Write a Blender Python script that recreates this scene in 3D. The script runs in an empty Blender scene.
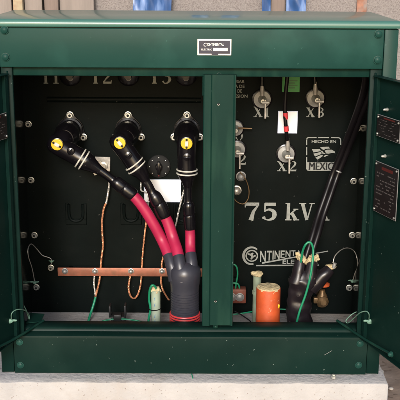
import bpy, bmesh, math, random
from mathutils import Vector, Matrix, noise
random.seed(7)
PI = math.pi
scene = bpy.context.scene
COL = scene.collection

# ------------------------------------------------------------------ camera
CX, CD, CZ, TH, YAW, ROLL, F = 0.0198, 2.3089, 1.0980, 0.2629, 0.0014, 0.0057, 946.2346
fw = Vector((math.sin(YAW)*math.cos(TH), math.cos(YAW)*math.cos(TH), -math.sin(TH)))
rt = fw.cross(Vector((0, 0, 1))).normalized(); up = rt.cross(fw)
Rv = rt*math.cos(ROLL) + up*math.sin(ROLL); Uv = -rt*math.sin(ROLL) + up*math.cos(ROLL)
CO = Vector((CX, -CD, CZ))
cam = bpy.data.cameras.new('camera'); camo = bpy.data.objects.new('camera', cam); COL.objects.link(camo)
M3 = Matrix((Rv, Uv, -fw)).transposed()
camo.matrix_world = Matrix.Translation(CO) @ M3.to_4x4()
cam.sensor_width = 36; cam.lens = F/400*36; cam.clip_end = 400; cam.clip_start = .05
scene.camera = camo

def P(px, py, Y):
    """measured point on the plane y = Y"""
    v = fw + Rv*((px-200)/F) + Uv*((200-py)/F)
    return CO + v*((Y-CO.y)/v.y)
def PZ(px, py, Z):
    v = fw + Rv*((px-200)/F) + Uv*((200-py)/F)
    return CO + v*((Z-CO.z)/v.z)
def S(r, Y): return r*(CD+Y)*.99/F          # a measured radius as metres

# --------------------------------------------------------------- materials
def mat(name, c, rough=.5, metal=0, var=.12, scale=12, bump=0, bscale=60, coat=0, specks=None, speck_scale=120, speck_amt=.62, wear=None, wear_scale=5, stretch=None, spec=.5, emis=None):
    m = bpy.data.materials.new(name); m.use_nodes = True
    nt = m.node_tree; N = nt.nodes; L = nt.links; b = N['Principled BSDF']
    tc = N.new('ShaderNodeTexCoord'); mp = N.new('ShaderNodeMapping'); L.new(tc.outputs['Object'], mp.inputs[0])
    if stretch: mp.inputs['Scale'].default_value = stretch
    n1 = N.new('ShaderNodeTexNoise'); n1.inputs['Scale'].default_value = scale; n1.inputs['Detail'].default_value = 6
    L.new(mp.outputs[0], n1.inputs['Vector'])
    cr = N.new('ShaderNodeValToRGB'); L.new(n1.outputs['Fac'], cr.inputs[0])
    cr.color_ramp.elements[0].position = .3; cr.color_ramp.elements[1].position = .7
    cr.color_ramp.elements[0].color = [min(1, x*(1-var)) for x in c]+[1]
    cr.color_ramp.elements[1].color = [min(1, x*(1+var)) for x in c]+[1]
    out = cr.outputs[0]
    def over(col, sc, lo, hi, prev, det=3):
        n = N.new('ShaderNodeTexNoise'); n.inputs['Scale'].default_value = sc; n.inputs['Detail'].default_value = det
        L.new(mp.outputs[0], n.inputs['Vector'])
        r = N.new('ShaderNodeValToRGB'); r.color_ramp.elements[0].position = lo; r.color_ramp.elements[1].position = hi
        L.new(n.outputs['Fac'], r.inputs[0])
        mx = N.new('ShaderNodeMixRGB'); L.new(r.outputs[0], mx.inputs[0]); L.new(prev, mx.inputs[1])
        mx.inputs[2].default_value = list(col)+[1]
        return mx.outputs[0]
    if wear: out = over(wear, wear_scale, .50, .72, out, 8)
    if specks: out = over(specks, speck_scale, speck_amt, speck_amt+.04, out, 2)
    L.new(out, b.inputs['Base Color'])
    rr = N.new('ShaderNodeMapRange'); L.new(n1.outputs['Fac'], rr.inputs[0])
    rr.inputs[3].default_value = max(.02, rough-.08); rr.inputs[4].default_value = min(1, rough+.1)
    L.new(rr.outputs[0], b.inputs['Roughness'])
    b.inputs['Metallic'].default_value = metal; b.inputs['Coat Weight'].default_value = coat
    b.inputs['Coat Roughness'].default_value = .12
    b.inputs['Specular IOR Level'].default_value = spec
    if bump:
        n2 = N.new('ShaderNodeTexNoise'); n2.inputs['Scale'].default_value = bscale; n2.inputs['Detail'].default_value = 5
        L.new(mp.outputs[0], n2.inputs['Vector'])
        bp = N.new('ShaderNodeBump'); bp.inputs['Strength'].default_value = bump; bp.inputs['Distance'].default_value = .003
        L.new(n2.outputs['Fac'], bp.inputs['Height']); L.new(bp.outputs[0], b.inputs['Normal'])
    return m
M = {}
GREEN = (.0092, .041, .0330)
M['lid'] = mat('green_lid_enamel_lit', (.042, .130, .102), .45, var=.06, scale=4, bump=.03, bscale=10, coat=.55, specks=(.10, .19, .16), speck_scale=95, speck_amt=.80)  # same enamel, base colour lightened to paint in the sky reflection on the lid
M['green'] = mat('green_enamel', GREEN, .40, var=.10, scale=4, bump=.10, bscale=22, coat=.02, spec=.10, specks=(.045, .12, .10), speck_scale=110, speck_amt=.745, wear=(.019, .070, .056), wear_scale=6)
M['green_shaded'] = mat('green_enamel_shaded_dusty', (.0032, .0150, .0122), .42, wear=(.0065, .0205, .0165), wear_scale=7, var=.14, scale=5, bump=.12, bscale=18, coat=.01, spec=.06, specks=(.10, .13, .115), speck_scale=120, speck_amt=.735)  # same enamel with shade painted in for sill, doors and frames, plus dust specks
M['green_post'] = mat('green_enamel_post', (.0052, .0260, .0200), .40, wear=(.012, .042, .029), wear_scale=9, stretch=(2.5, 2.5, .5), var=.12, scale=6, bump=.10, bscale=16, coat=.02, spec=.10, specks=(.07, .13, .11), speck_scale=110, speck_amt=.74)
M['lining'] = mat('glossy_dark_lining', (.006, .009, .008), .16, var=.2, scale=5, spec=.6)
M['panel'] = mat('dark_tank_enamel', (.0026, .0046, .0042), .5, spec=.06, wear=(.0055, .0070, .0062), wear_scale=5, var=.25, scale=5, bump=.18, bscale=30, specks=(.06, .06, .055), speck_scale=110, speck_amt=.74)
M['rubber'] = mat('black_rubber', (.0045, .0038, .0052), .24, var=.2, scale=20, bump=.12, bscale=50, specks=(.06, .055, .055), speck_scale=130, speck_amt=.72)
M['shrink'] = mat('blue_grey_shrink', (.033, .034, .046), .33, var=.15, scale=25, bump=.1, bscale=60)
M['shrink_black'] = mat('black_shrink', (.011, .0085, .011), .33, var=.25, scale=22, bump=.35, bscale=28, specks=(.07, .06, .06), speck_scale=90, speck_amt=.7)
M['pink'] = mat('magenta_jacket', (.37, .014, .062), .45, var=.10, scale=25, bump=.1, bscale=60, specks=(.4, .03, .06), speck_scale=60, speck_amt=.66)
M['yellow'] = mat('yellow_plastic', (.62, .40, .012), .4, var=.06)
M['white'] = mat('white_paint', (.72, .71, .66), .5, var=.06, scale=60)
M['ring'] = mat('white_banding', (.50, .49, .43), .45, var=.15, scale=80)
M['letter'] = mat('grey_stencil_paint', (.235, .245, .225), .6, var=.14, scale=90, specks=(.12, .12, .11), speck_scale=220, speck_amt=.66)
M['sticker'] = mat('white_sticker', (.93, .94, .96), .35, var=.01)
M['sticker_edge'] = mat('sticker_border', (.62, .68, .86), .35, var=.03)
M['sticker_green'] = mat('green_sticker', (.010, .24, .035), .4, var=.1, scale=60)
M['sticker_ink'] = mat('green_sticker_print', (.006, .12, .02), .4, var=.1)
M['red_tape'] = mat('red_tape', (.62, .05, .06), .4)
M['red_band'] = mat('red_banding', (.62, .05, .055), .4, var=.1)
M['copper'] = mat('copper_bar', (.31, .112, .068), .48, metal=.35, var=.22, scale=30, bump=.15, bscale=70, wear=(.22, .10, .06), wear_scale=55)
M['copper_wire'] = mat('copper_wire', (.60, .27, .14), .4, metal=.5, var=.3, scale=80)
M['tin'] = mat('tinned_wire', (.58, .55, .50), .38, metal=.6, var=.25, scale=90)
M['steel'] = mat('zinc_bolt', (.50, .50, .46), .36, metal=.65, var=.2, scale=90, bump=.2, bscale=150)
M['washer'] = mat('dull_washer', (.25, .25, .245), .5, metal=.4, var=.2, scale=60)
M['brass'] = mat('dull_brass', (.17, .105, .05), .45, metal=.6, var=.35, scale=60)
M['hole'] = mat('hole_dark', (.006, .006, .006), .8)
M['wire_green'] = mat('green_wire', (.010, .20, .10), .4, var=.1)
M['wire_black'] = mat('black_cable', (.0055, .0045, .0055), .36, var=.2, spec=.35)
M['seal_green'] = mat('pale_green_seal', (.12, .23, .175), .5, var=.25, scale=80)
M['orange'] = mat('orange_pipe', (.46, .072, .018), .5, var=.18, scale=30, bump=.25, specks=(.55, .25, .16), speck_scale=110, speck_amt=.69, wear=(.36, .05, .02), wear_scale=16)
M['foam'] = mat('cream_foam', (.50, .41, .24), .9, var=.15, scale=60, bump=1, bscale=140, wear=(.38, .29, .15), wear_scale=70)
M['pipe'] = mat('pale_green_pipe', (.30, .36, .28), .5, var=.12, scale=30)
M['pipe_old'] = mat('grey_green_pipe', (.20, .24, .17), .6, var=.25, scale=30)
M['pipe_blue'] = mat('pipe_print_blue', (.05, .18, .42), .5)
M['lug'] = mat('red_brown_block', (.17, .050, .032), .45, var=.3, scale=40, metal=.2)
M['valve_orange'] = mat('orange_handle', (.55, .10, .03), .5, var=.2, scale=60)
M['navy'] = mat('plate_navy', (.012, .014, .035), .35, var=.2, scale=50)
M['plate'] = mat('plate_silver', (.62, .60, .56), .4, metal=.25, var=.1)
M['plate_black'] = mat('plate_black', (.007, .006, .006), .4, var=.3, scale=50)
M['plate_ink'] = mat('plate_ink', (.07, .06, .058), .5, var=.3, scale=90)
M['plate_red'] = mat('plate_red_ink', (.07, .010, .008), .5, var=.3)
M['concrete'] = mat('pad_concrete', (.385, .368, .358), .85, var=.09, scale=14, bump=1, bscale=75, wear=(.35, .315, .285), wear_scale=9, specks=(.25, .215, .195), speck_scale=150, speck_amt=.68)
M['stucco'] = mat('aggregate_wall', (.225, .200, .188), .9, var=.18, scale=110, bump=.8, bscale=60, specks=(.165, .14, .133), speck_scale=210, speck_amt=.55)
M['block'] = mat('pale_block', (.33, .305, .29), .9, var=.1, scale=14, bump=.6, bscale=50)
M['board_tan'] = mat('tan_board', (.225, .19, .168), .8, var=.14, scale=6, stretch=(6, 6, .8), bump=.4, bscale=30)
M['board_brown'] = mat('brown_board', (.165, .125, .105), .8, var=.25, scale=6, stretch=(6, 6, .8), bump=.4, bscale=30)
M['board_yellow'] = mat('yellowed_board', (.38, .31, .20), .8, var=.2, scale=14, wear=(.28, .16, .10), wear_scale=22)
M['blue'] = mat('blue_plastic', (.035, .095, .26), .35, var=.45, scale=9, stretch=(2.5, 1, .5), bump=1, bscale=12, wear=(.30, .42, .68), wear_scale=9)
M['rust'] = mat('rust_orange_brick', (.27, .125, .08), .85, var=.3, scale=40, wear=(.24, .20, .18), wear_scale=22)
M['dirt'] = mat('dirt', (.20, .145, .11), .95, var=.3, scale=9, bump=1, bscale=35, specks=(.12, .085, .06), speck_scale=30, speck_amt=.60, wear=(.29, .23, .185), wear_scale=4)
M['stone'] = mat('pale_stone', (.38, .34, .30), .85, var=.25, scale=12, bump=.5)
M['leaf'] = mat('dry_leaf', (.17, .095, .055), .8, var=.35, scale=30)
M['black_plastic'] = mat('black_plastic', (.012, .013, .013), .45, var=.2, scale=40)
M['tank'] = M['green_shaded']

# ----------------------------------------------------------------- helpers
def tag(o, label=None, cat=None, group=None, kind=None):
    if label: o['label'] = label
    if cat: o['category'] = cat
    if group: o['group'] = group
    if kind: o['kind'] = kind
    return o
def thing(name, loc, label, cat, group=None):
    o = bpy.data.objects.new(name, None); COL.objects.link(o); o.location = loc; o.empty_display_size = .02
    return tag(o, label, cat, group)
def wpos(o):
    v = Vector((0, 0, 0))
    while o: v += Vector(o.location); o = o.parent
    return v
def obj(name, bm, m, parent=None, smooth=False, origin=None, label=None):
    """link bm (built in world coordinates) as one mesh object; origin at its parent's (or at origin)"""
    me = bpy.data.meshes.new(name); bmesh.ops.recalc_face_normals(bm, faces=bm.faces)
    if smooth:
        for f in bm.faces: f.smooth = True
        for e in bm.edges:
            if len(e.link_faces) == 2 and e.calc_face_angle(0) > .7: e.smooth = False
    o = bpy.data.objects.new(name, me); COL.objects.link(o)
    if parent:
        o.parent = parent; off = wpos(parent)
    else:
        if origin is None:
            vs = [v.co for v in bm.verts]
            origin = Vector((sum(v.x for v in vs)/len(vs), sum(v.y for v in vs)/len(vs), min(v.z for v in vs)))
        off = Vector(origin); o.location = off
    bmesh.ops.translate(bm, verts=bm.verts, vec=-off)
    bm.to_mesh(me); bm.free()
    for x in (m if isinstance(m, (list, tuple)) else [m]): me.materials.append(x)
    if label: o['label'] = label
    return o
def new(): return bmesh.new()
def box(bm, a, b, bev=0, seg=2, mi=0):
    a = Vector(a); b = Vector(b)
    r = bmesh.ops.create_cube(bm, size=1)
    vs = r['verts']
    for v in vs: v.co = Vector([(a[i]+b[i])/2 + v.co[i]*abs(b[i]-a[i]) for i in range(3)])
    fs = list({f for v in vs for f in v.link_faces})
    for f in fs: f.material_index = mi
    if bev:
        es = list({e for v in vs for e in v.link_edges})
        bmesh.ops.bevel(bm, geom=es, offset=bev, segments=seg, affect='EDGES', profile=.5)
    return bm
def spline(pts, n=6):
    """Catmull-Rom through tuples of any length"""
    if len(pts) < 3 or n < 2: return [tuple(p) for p in pts]
    out = []; q = [pts[0]]+list(pts)+[pts[-1]]
    for i in range(1, len(q)-2):
        for k in range(n):
            t = k/n; o = []
            for a, b, c, d in zip(q[i-1], q[i], q[i+1], q[i+2]):
                o.append(.5*((2*b)+(-a+c)*t+(2*a-5*b+4*c-d)*t*t+(-a+3*b-3*c+d)*t**3))
            out.append(tuple(o))
    out.append(tuple(pts[-1])); return out
def tube(bm, pts, r=None, seg=16, n=6, cap=True, mi=0, flat=1, rough=0):
    """pts: (x,y,z,r) or (x,y,z) with fixed r; swept round section"""
    pts = [tuple(p)+(() if len(p) == 4 else (r,)) for p in pts]
    pts = spline(pts, n) if n > 1 else pts
    rings = []; prev = None
    for i, p in enumerate(pts):
        c = Vector(p[:3]); a = Vector(pts[max(0, i-1)][:3]); b = Vector(pts[min(len(pts)-1, i+1)][:3])
        t = (b-a).normalized()
        if prev is None:
            u = t.cross(Vector((0, 1, 0)))
            if u.length < .1: u = t.cross(Vector((1, 0, 0)))
            u.normalize()
        else:
            u = (prev - t*prev.dot(t)).normalized()
        prev = u; w = t.cross(u)
        ring = []
        for k in range(seg):
            a_ = 2*PI*k/seg
            q = u*math.cos(a_)*p[3] + w*math.sin(a_)*p[3]*flat
            if rough: q *= 1+rough*noise.noise((c+q)*40)
            ring.append(bm.verts.new(c+q))
        rings.append(ring)
    for i in range(len(rings)-1):
        for k in range(seg):
            f = bm.faces.new((rings[i][k], rings[i][(k+1) % seg], rings[i+1][(k+1) % seg], rings[i+1][k])); f.material_index = mi
    if cap:
        for rg in (rings[0], rings[-1]):
            f = bm.faces.new(rg); f.material_index = mi
    return bm
def lathe(bm, c, axis, prof, seg=24, mi=0):
    """prof: (distance along axis, radius)"""
    axis = Vector(axis).normalized(); c = Vector(c)
    return tube(bm, [tuple(c+axis*h)+(r,) for h, r in _uniq(prof)], seg=seg, n=1, mi=mi)
def _uniq(prof):
    out = []; last = None
    for h, r in prof:
        if last is not None and h <= last: h = last+1e-5
        out.append((h, max(r, 1e-5))); last = h
    return out
def bolt(name, c, r, parent, m='steel', depth=.006, axis=(0, -1, 0), hexa=False, hollow=False):
    bm = new()
    lathe(bm, c, axis, [(0, r*1.25), (depth*.25, r*1.25), (depth*.3, r)] + ([(depth, r*.95), (depth*1.1, r*.85)] if hollow else [(depth*.7, r*.95), (depth, r*.55), (depth*1.08, 0)]), seg=6 if hexa else 16)
    o = obj(name, bm, M[m], parent, True)
    if hollow:
        b2 = new(); lathe(b2, Vector(c)+Vector(axis)*depth*1.1, axis, [(0, r*.45), (.0006, r*.45)], 12); obj('socket', b2, M['hole'], o)
    return o
def prism(bm, poly, y0, y1, mi=0):
    """poly of (x,z) extruded between y0 and y1"""
    a = [bm.verts.new((x, y0, z)) for x, z in poly]; b = [bm.verts.new((x, y1, z)) for x, z in poly]
    bm.faces.new(a).material_index = mi; bm.faces.new(b[::-1]).material_index = mi
    for i in range(len(poly)):
        j = (i+1) % len(poly); bm.faces.new((a[i], a[j], b[j], b[i])).material_index = mi
def ribbon(bm, pts, y, th, n=1, stagger=[0]):
    """pts (x,z,w): flat stroke with changing width, standing th proud of plane y"""
    stagger[0] = (stagger[0]+1) % 7
    th = th+.00008*stagger[0]
    pts = spline(pts, n) if n > 1 else pts
    L_, R_ = [], []
    for i, p in enumerate(pts):
        a = pts[max(0, i-1)]; b = pts[min(len(pts)-1, i+1)]
        dx, dz = b[0]-a[0], b[1]-a[1]; l = math.hypot(dx, dz) or 1
        nx, nz = -dz/l*p[2]/2, dx/l*p[2]/2
        L_.append((p[0]+nx, p[1]+nz)); R_.append((p[0]-nx, p[1]-nz))
    for i in range(len(pts)-1):
        a = [bm.verts.new((x, y-th, z)) for x, z in (L_[i], L_[i+1], R_[i+1], R_[i])]
        bm.faces.new(a)
def arc(cx, cz, rx, rz, a0, a1, w0, w1=None, n=16):
    w1 = w0 if w1 is None else w1
    return [(cx+rx*math.cos(math.radians(a0+(a1-a0)*k/n)), cz+rz*math.sin(math.radians(a0+(a1-a0)*k/n)), w0+(w1-w0)*math.sin(PI*k/n)) for k in range(n+1)]
# bold serif stencil glyphs: (advance, strokes)
GLY = {
 '7': (.62, [[(.02, .93, .15), (.58, .93, .15)], [(.045, 1, .07), (.045, .74, .05)], [(.55, .9, .07), (.36, .5, .14), (.27, 0, .22)]]),
 '5': (.62, [[(.12, .93, .15), (.54, .93, .15)], [(.13, 1, .07), (.12, .5, .06)], ('s', [(.12, .52, .05), (.28, .63, .10), (.46, .52, .17), (.50, .32, .20), (.44, .12, .15), (.26, .03, .07), (.10, .10, .06)]), [(.08, .22, .14), (.10, .10, .14)]]),
 'k': (.70, [[(.17, 0, .17), (.17, 1, .17)], [(.02, .97, .06), (.2, .97, .06)], [(.02, .03, .06), (.34, .03, .06)], [(.25, .34, .07), (.54, .64, .07)], [(.42, .64, .06), (.66, .64, .06)], [(.34, .44, .16), (.56, .02, .18)], [(.42, .03, .06), (.72, .03, .06)]]),
 'V': (.74, [[(.16, .97, .18), (.40, .02, .16)], [(.42, .05, .07), (.62, .97, .06)], [(.0, .97, .06), (.34, .97, .06)], [(.5, .97, .06), (.76, .97, .06)]]),
 'A': (.76, [[(.16, .03, .06), (.38, .97, .07)], [(.38, .99, .14), (.62, .03, .18)], [(.22, .32, .06), (.54, .32, .06)], [(.02, .03, .06), (.30, .03, .06)], [(.46, .03, .06), (.78, .03, .06)]]),
 'X': (.78, [[(.14, .97, .19), (.60, .03, .19)], [(.62, .97, .07), (.14, .03, .07)], [(.0, .97, .06), (.32, .97, .06)], [(.5, .97, .06), (.76, .97, .06)], [(.0, .03, .06), (.28, .03, .06)], [(.44, .03, .06), (.76, .03, .06)]]),
 '1': (.46, [[(.24, 0, .18), (.24, 1, .18)], [(.06, .03, .06), (.42, .03, .06)], [(.06, .88, .07), (.22, .95, .07)]]),
 '2': (.60, [('s', [(.08, .74, .1), (.14, .93, .08), (.32, .97, .08), (.48, .82, .16), (.42, .58, .15), (.22, .32, .09), (.06, .10, .07)]), [(.05, .07, .14), (.54, .07, .14)], [(.54, .0, .05), (.56, .24, .05)]]),
 '3': (.60, [('s', [(.08, .80, .1), (.16, .94, .07), (.34, .96, .08), (.46, .78, .15), (.36, .58, .08), (.20, .53, .06)]), ('s', [(.22, .53, .06), (.42, .48, .10), (.50, .28, .18), (.36, .06, .10), (.18, .03, .07), (.07, .18, .11)])]),
 '0': (.62, [arc(.30, .5, .21, .45, 0, 360, .07, .07, 28), [(.09, .75, .10), (.07, .5, .16), (.09, .25, .10)], [(.51, .75, .10), (.53, .5, .16), (.51, .25, .10)]]),
 'T': (.66, [[(.33, 0, .18), (.33, 1, .18)], [(.18, .03, .06), (.48, .03, .06)], [(.02, .96, .08), (.64, .96, .08)]]),
}
YB = .426
def serif(name, text, px0, px1, pyt, pyb, parent, Y=YB, gap=.06, label=None):
    a = P(px0, pyb, Y); b = P(px1, pyb, Y); t = P(px0, pyt, Y); H = t.z-a.z
    adv = sum((GLY[c][0] if c != ' ' else .62)+gap for c in text)-gap
    k = (b.x-a.x)/adv; x = a.x; bm = new()
    for c in text:
        if c == ' ': x += (.62+gap)*k; continue
        w, st = GLY[c]
        for s in st:
            n = 1
            if isinstance(s, tuple): s = s[1]; n = 6
            sc = (k*1.0+H)/2
            ribbon(bm, [(x+u*k, a.z+v*H, ww*sc) for u, v, ww in s], Y, .0008, n)
        x += (w+gap)*k
    return obj(name, bm, M['letter'], parent, label=label)
def text(name, body, origin, ux, uy, w, h, parent, m, sy=None):
    """flat built-in-font lettering; origin = lower left, ux/uy unit directions, w/h fitted in metres"""
    cu = bpy.data.curves.new(name, 'FONT'); cu.body = body; cu.size = 1; cu.resolution_u = 3; cu.offset = 0 if body.startswith('M') else .02
    to = bpy.data.objects.new(name+'_tmp', cu); COL.objects.link(to)
    dg = bpy.context.evaluated_depsgraph_get(); dg.update()
    me = bpy.data.meshes.new_from_object(to.evaluated_get(dg)); bpy.data.objects.remove(to); bpy.data.curves.remove(cu)
    xs = [v.co.x for v in me.vertices]; ys = [v.co.y for v in me.vertices]
    if not xs: return None
    x0, x1, y0, y1 = min(xs), max(xs), min(ys), max(ys)
    bm = new(); bm.from_mesh(me); bpy.data.meshes.remove(me)
    ux = Vector(ux); uy = Vector(uy); origin = Vector(origin)
    for v in bm.verts:
        a = (v.co.x-x0)/(x1-x0)*w; b = (v.co.y-y0)/(y1-y0)*h
        v.co = origin+ux*a+uy*b
    return obj(name, bm, M[m], parent)
def btext(name, body, px0, px1, pyt, pyb, parent, m='letter', Y=YB, lift=.001):
    a = P(px0, pyb, Y); b = P(px1, pyb, Y); t = P(px0, pyt, Y)
    return text(name, body, (a.x, Y-lift, a.z), (1, 0, 0), (0, 0, 1), b.x-a.x, t.z-a.z, parent, m)

# ================================================================= setting
bm = new()
bmesh.ops.create_grid(bm, x_segments=120, y_segments=120, size=1)
for v in bm.verts:
    x, y = v.co.x, v.co.y
    X = math.copysign(abs(x)**2.2, x)*30; Y = math.copysign(abs(y)**2.2, y)*30
    v.co = Vector((X, Y, -.17+.012*noise.noise(Vector((X*3, Y*3, 0)))+.006*noise.noise(Vector((X*12, Y*12, 3)))))
tag(obj('ground', bm, M['dirt'], smooth=True, origin=(0, 0, -.17)), kind='structure')
# concrete pad with chipped, slightly uneven edges
bm = new(); box(bm, (-.535, -.055, -.30), (.518, 1.0, 0), .008, 2)
bmesh.ops.subdivide_edges(bm, edges=[e for e in bm.edges if e.calc_length() > .3], cuts=40, use_grid_fill=True)
for v in bm.verts:
    n_ = noise.noise(v.co*14)
    if v.co.y < 0 or abs(v.co.x) > .5: v.co += Vector((.0025*n_, .003*noise.noise(v.co*22), .002*noise.noise(v.co*30+Vector((5, 5, 5)))-.0015))
tag(obj('concrete_pad', bm, M['concrete'], smooth=True, origin=(0, 0, -.17)), kind='structure')

# loose stones and dry leaves on the dirt
bm = new(); bl = new()
for i in range(420):
    x = random.choice((-1, 1))*random.uniform(.55, 1.9); y = random.uniform(-.7, 1.6); r = random.choice((.003, .005, .008, .012))*random.uniform(.6, 1.3)
    g = bmesh.ops.create_icosphere(bm, subdivisions=2, radius=r)
    for v in g['verts']:
        v.co = v.co*(1+.35*noise.noise(v.co*60+Vector((i, 0, 0)))); v.co.z *= .55; v.co += Vector((x, y, -.163))
for i in range(520):
    x = random.choice((-1, 1))*random.uniform(.53, 1.6); y = random.uniform(-.8, 1.4); a = random.uniform(0, 6.3); l = random.uniform(.012, .034); w = l*.3
    ca, sa = math.cos(a), math.sin(a); vs = []
    for u, v, h in ((-l, 0, 0), (0, w, .004), (l, 0, .006), (0, -w, .002)):
        vs.append(bl.verts.new((x+u*ca-v*sa, y+u*sa+v*ca, -.15+h+random.uniform(0, .006))))
    bl.faces.new(vs)
tag(obj('pebbles', bm, M['stone'], smooth=True), 'pale loose stones scattered over the brown dirt beside the pad', 'pebbles', kind='stuff')
tag(obj('dry_leaves', bl, M['leaf']), 'small dry brown leaves and twigs littered on the dirt', 'leaves', kind='stuff')

# wall behind, boards, blue sheets
WY = 2.0
bm = new(); box(bm, (-.62, WY, -.3), (1.02, WY+.2, 3.0), .004)
box(bm, (-8, WY+.02, -.3), (-.62, WY+.2, 3.0))
tag(obj('aggregate_wall', bm, M['stucco']), 'grey pink rough aggregate wall behind the green cabinet', 'wall')
bw = thing('block_wall', (1.4, WY+.05, -.2), 'pale block wall with thin joints at the far right of the rough wall', 'wall')
bm = new()
for r_ in range(22):
    z = -.3+r_*.15
    for c_ in range(14):
        x = 1.03+c_*.36+(.18 if r_ % 2 else 0)
        box(bm, (x, WY+.03, z), (x+.352, WY+.2, z+.143), .004, 1)
obj('block', bm, M['block'], bw)
bm = new(); box(bm, (1.03, WY+.05, -.3), (6, WY+.19, 2.9)); obj('mortar', bm, M['stucco'], bw)
def board(px0, px1, m, y, label, zt=2.2, tilt=0):
    a = P(px0, 5, y); b = P(px1, 5, y); bm = new()
    box(bm, (a.x, y, -.17), (b.x, y+.03, zt), .003)
    for v in bm.verts: v.co.x += tilt*(v.co.z-.85); v.co.y += .0
    for v in bm.verts: v.co.x += .004*noise.noise(v.co*3)
    tag(obj('board', bm, M[m]), label, 'board', 'boards leaning on the back wall')
board(-14, 11.5, 'board_tan', 1.92, 'pale tan board at the far left of the back wall', tilt=.01)
board(13, 22.5, 'board_yellow', 1.90, 'narrow yellowed flaking board between two tan boards')
board(24.5, 42, 'board_tan', 1.93, 'tan board just right of the yellowed flaking strip', 2.0)
board(44, 58, 'board_brown', 1.91, 'dark brown board left of the widest pale boards', 1.9, -.01)
board(59.5, 94, 'board_tan', 1.94, 'widest tan board standing beside the rough wall', 2.1)
board(271.5, 285, 'board_brown', 1.92, 'brown wooden post standing between two blue sheets', 1.02)
def sheet(px0, px1, z0, z1, y, label, seed):
    a = P(px0, 5, y); b = P(px1, 5, y); bm = new(); nx, nz = 30, 40; g = []
    for s_ in (0, 1):
        for j in range(nz+1):
            for i in range(nx+1):
                u = i/nx; v = j/nz
                x = a.x+(b.x-a.x)*u; z = z0+(z1-z0)*v
                d = .022*noise.noise(Vector((x*11+seed, z*5, seed)))+.01*noise.noise(Vector((x*30+z*12, z*8, seed+3)))
                g.append(bm.verts.new((x+.006*noise.noise(Vector((0, z*7, seed))), y+d+s_*.004, z)))
    W_ = nx+1; N_ = W_*(nz+1)
    for j in range(nz):
        for i in range(nx):
            q = j*W_+i
            bm.faces.new((g[q], g[q+1], g[q+W_+1], g[q+W_])); bm.faces.new((g[N_+q], g[N_+q+W_], g[N_+q+W_+1], g[N_+q+1]))
    tag(obj('plastic_sheet', bm, M['blue'], smooth=True), label, 'plastic sheet', 'blue sheets on the back wall')
sheet(133, 171.5, .55, .93, 1.93, 'crumpled blue sheet, widest one, left of the cabinet nameplate', 1)
sheet(262, 270.5, .55, .93, 1.93, 'narrowest strip of blue sheet left of the brown post', 5)
sheet(286.5, 306, .55, .93, 1.93, 'crumpled blue sheet right of the brown wooden post', 9)
sheet(192, 209, 1.03, 1.35, 1.94, 'higher blue sheet above the rough wall middle, left one of two', 13)
sheet(223, 241, 1.03, 1.35, 1.94, 'higher blue sheet above the rough wall middle, right one of two', 17)
bm = new(); a = P(357, 5, 1.985); b = P(367, 5, 1.985); box(bm, (a.x, 1.985, .45), (b.x, 2.002, 1.35), .002)
tag(obj('brick_strip', bm, M['rust']), 'orange rust coloured upright strip set in the rough wall', 'brick strip')

# ================================================================= cabinet
W = .5; ZL = .8095; ZT = .9058
cab = thing('transformer_cabinet', (0, 0, 0), 'green pad mounted transformer cabinet standing open on a concrete pad', 'transformer')
# shell: side walls, tank behind
for s in (-1, 1):
    bm = new(); box(bm, (s*.4955, .0, 0), (s*.5, .455, .905), .001, 1); obj('side_wall', bm, M['green'], cab)
bm = new(); box(bm, (-.47, .45, .012), (.47, 1.0, .86), .012, 3); obj('tank', bm, M['tank'], cab, True)
# corner flanges (full height strips, lower ends in the shaded green) and inner door frame
for s in (-1, 1):
    bm = new(); box(bm, (s*.4665, -.0015, .1195), (s*.5, .0135, .905), .002, 2)
    obj('corner_flange', bm, M['green'], cab, True)
    bm = new(); box(bm, (s*.4665, -.0015, .001), (s*.5, .0135, .1185), .002, 2); obj('lower_flange_shaded', bm, M['green_shaded'], cab, True)  # foot of the same flange, split off to carry the painted shade
    bm = new(); box(bm, (s*.437, .004, .09), (s*.4655, .016, .812), .002, 2)
    box(bm, (s*.4475, -.001, .12), (s*.4525, .006, .80), .0015, 1)
    obj('door_frame', bm, M['green_shaded'], cab, True)
# hood front panel (bolted, proud), dark groove, recessed lip
hood = new(); box(hood, (-.4645, -.007, ZL), (.4645, .000, .9045), .0025, 3); hood = obj('hood_panel', hood, M['green'], cab, True)
bm = new(); box(bm, (-.4645, .0005, .82), (.4645, .012, .915)); obj('hood_backing', bm, M['green_post'], cab)
bm = new(); box(bm, (-.4645, .014, .7865), (.4645, .030, .828), .003, 2); obj('door_lip', bm, M['green_post'], cab, True)
# lid cap: rounded front edge, gentle rise to the back
bm = new(); X0 = .5045; prof = [(-.010, .9075), (-.0115, .9095), (-.0115, .9165), (-.0095, .9215), (-.006, .9243), (0, .9258), (.30, .9268), (.306, .925), (.45, .915), (.46, .91), (.46, .9075)]
rows = []
for y, z in prof:
    xw = X0-(max(0, y))*.055; rr = .006
    rows.append([bm.verts.new((x, y, zz)) for x, zz in ((-xw, z-.006 if z > .9178 else z), (-xw+.003, z-.0012 if z > .9178 else z), (-xw+rr+.002, z), (xw-rr-.002, z), (xw-.003, z-.0012 if z > .9178 else z), (xw, z-.006 if z > .9178 else z))])
for i in range(len(rows)-1):
    for k in range(5): bm.faces.new((rows[i][k], rows[i][k+1], rows[i+1][k+1], rows[i+1][k]))
bm.faces.new([r[0] for r in rows]); bm.faces.new([r[-1] for r in rows][::-1])
bm.faces.new([v for v in rows[0]]+[v for v in rows[-1]][::-1])
lid = obj('lid', bm, M['lid'], cab, True)
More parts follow.
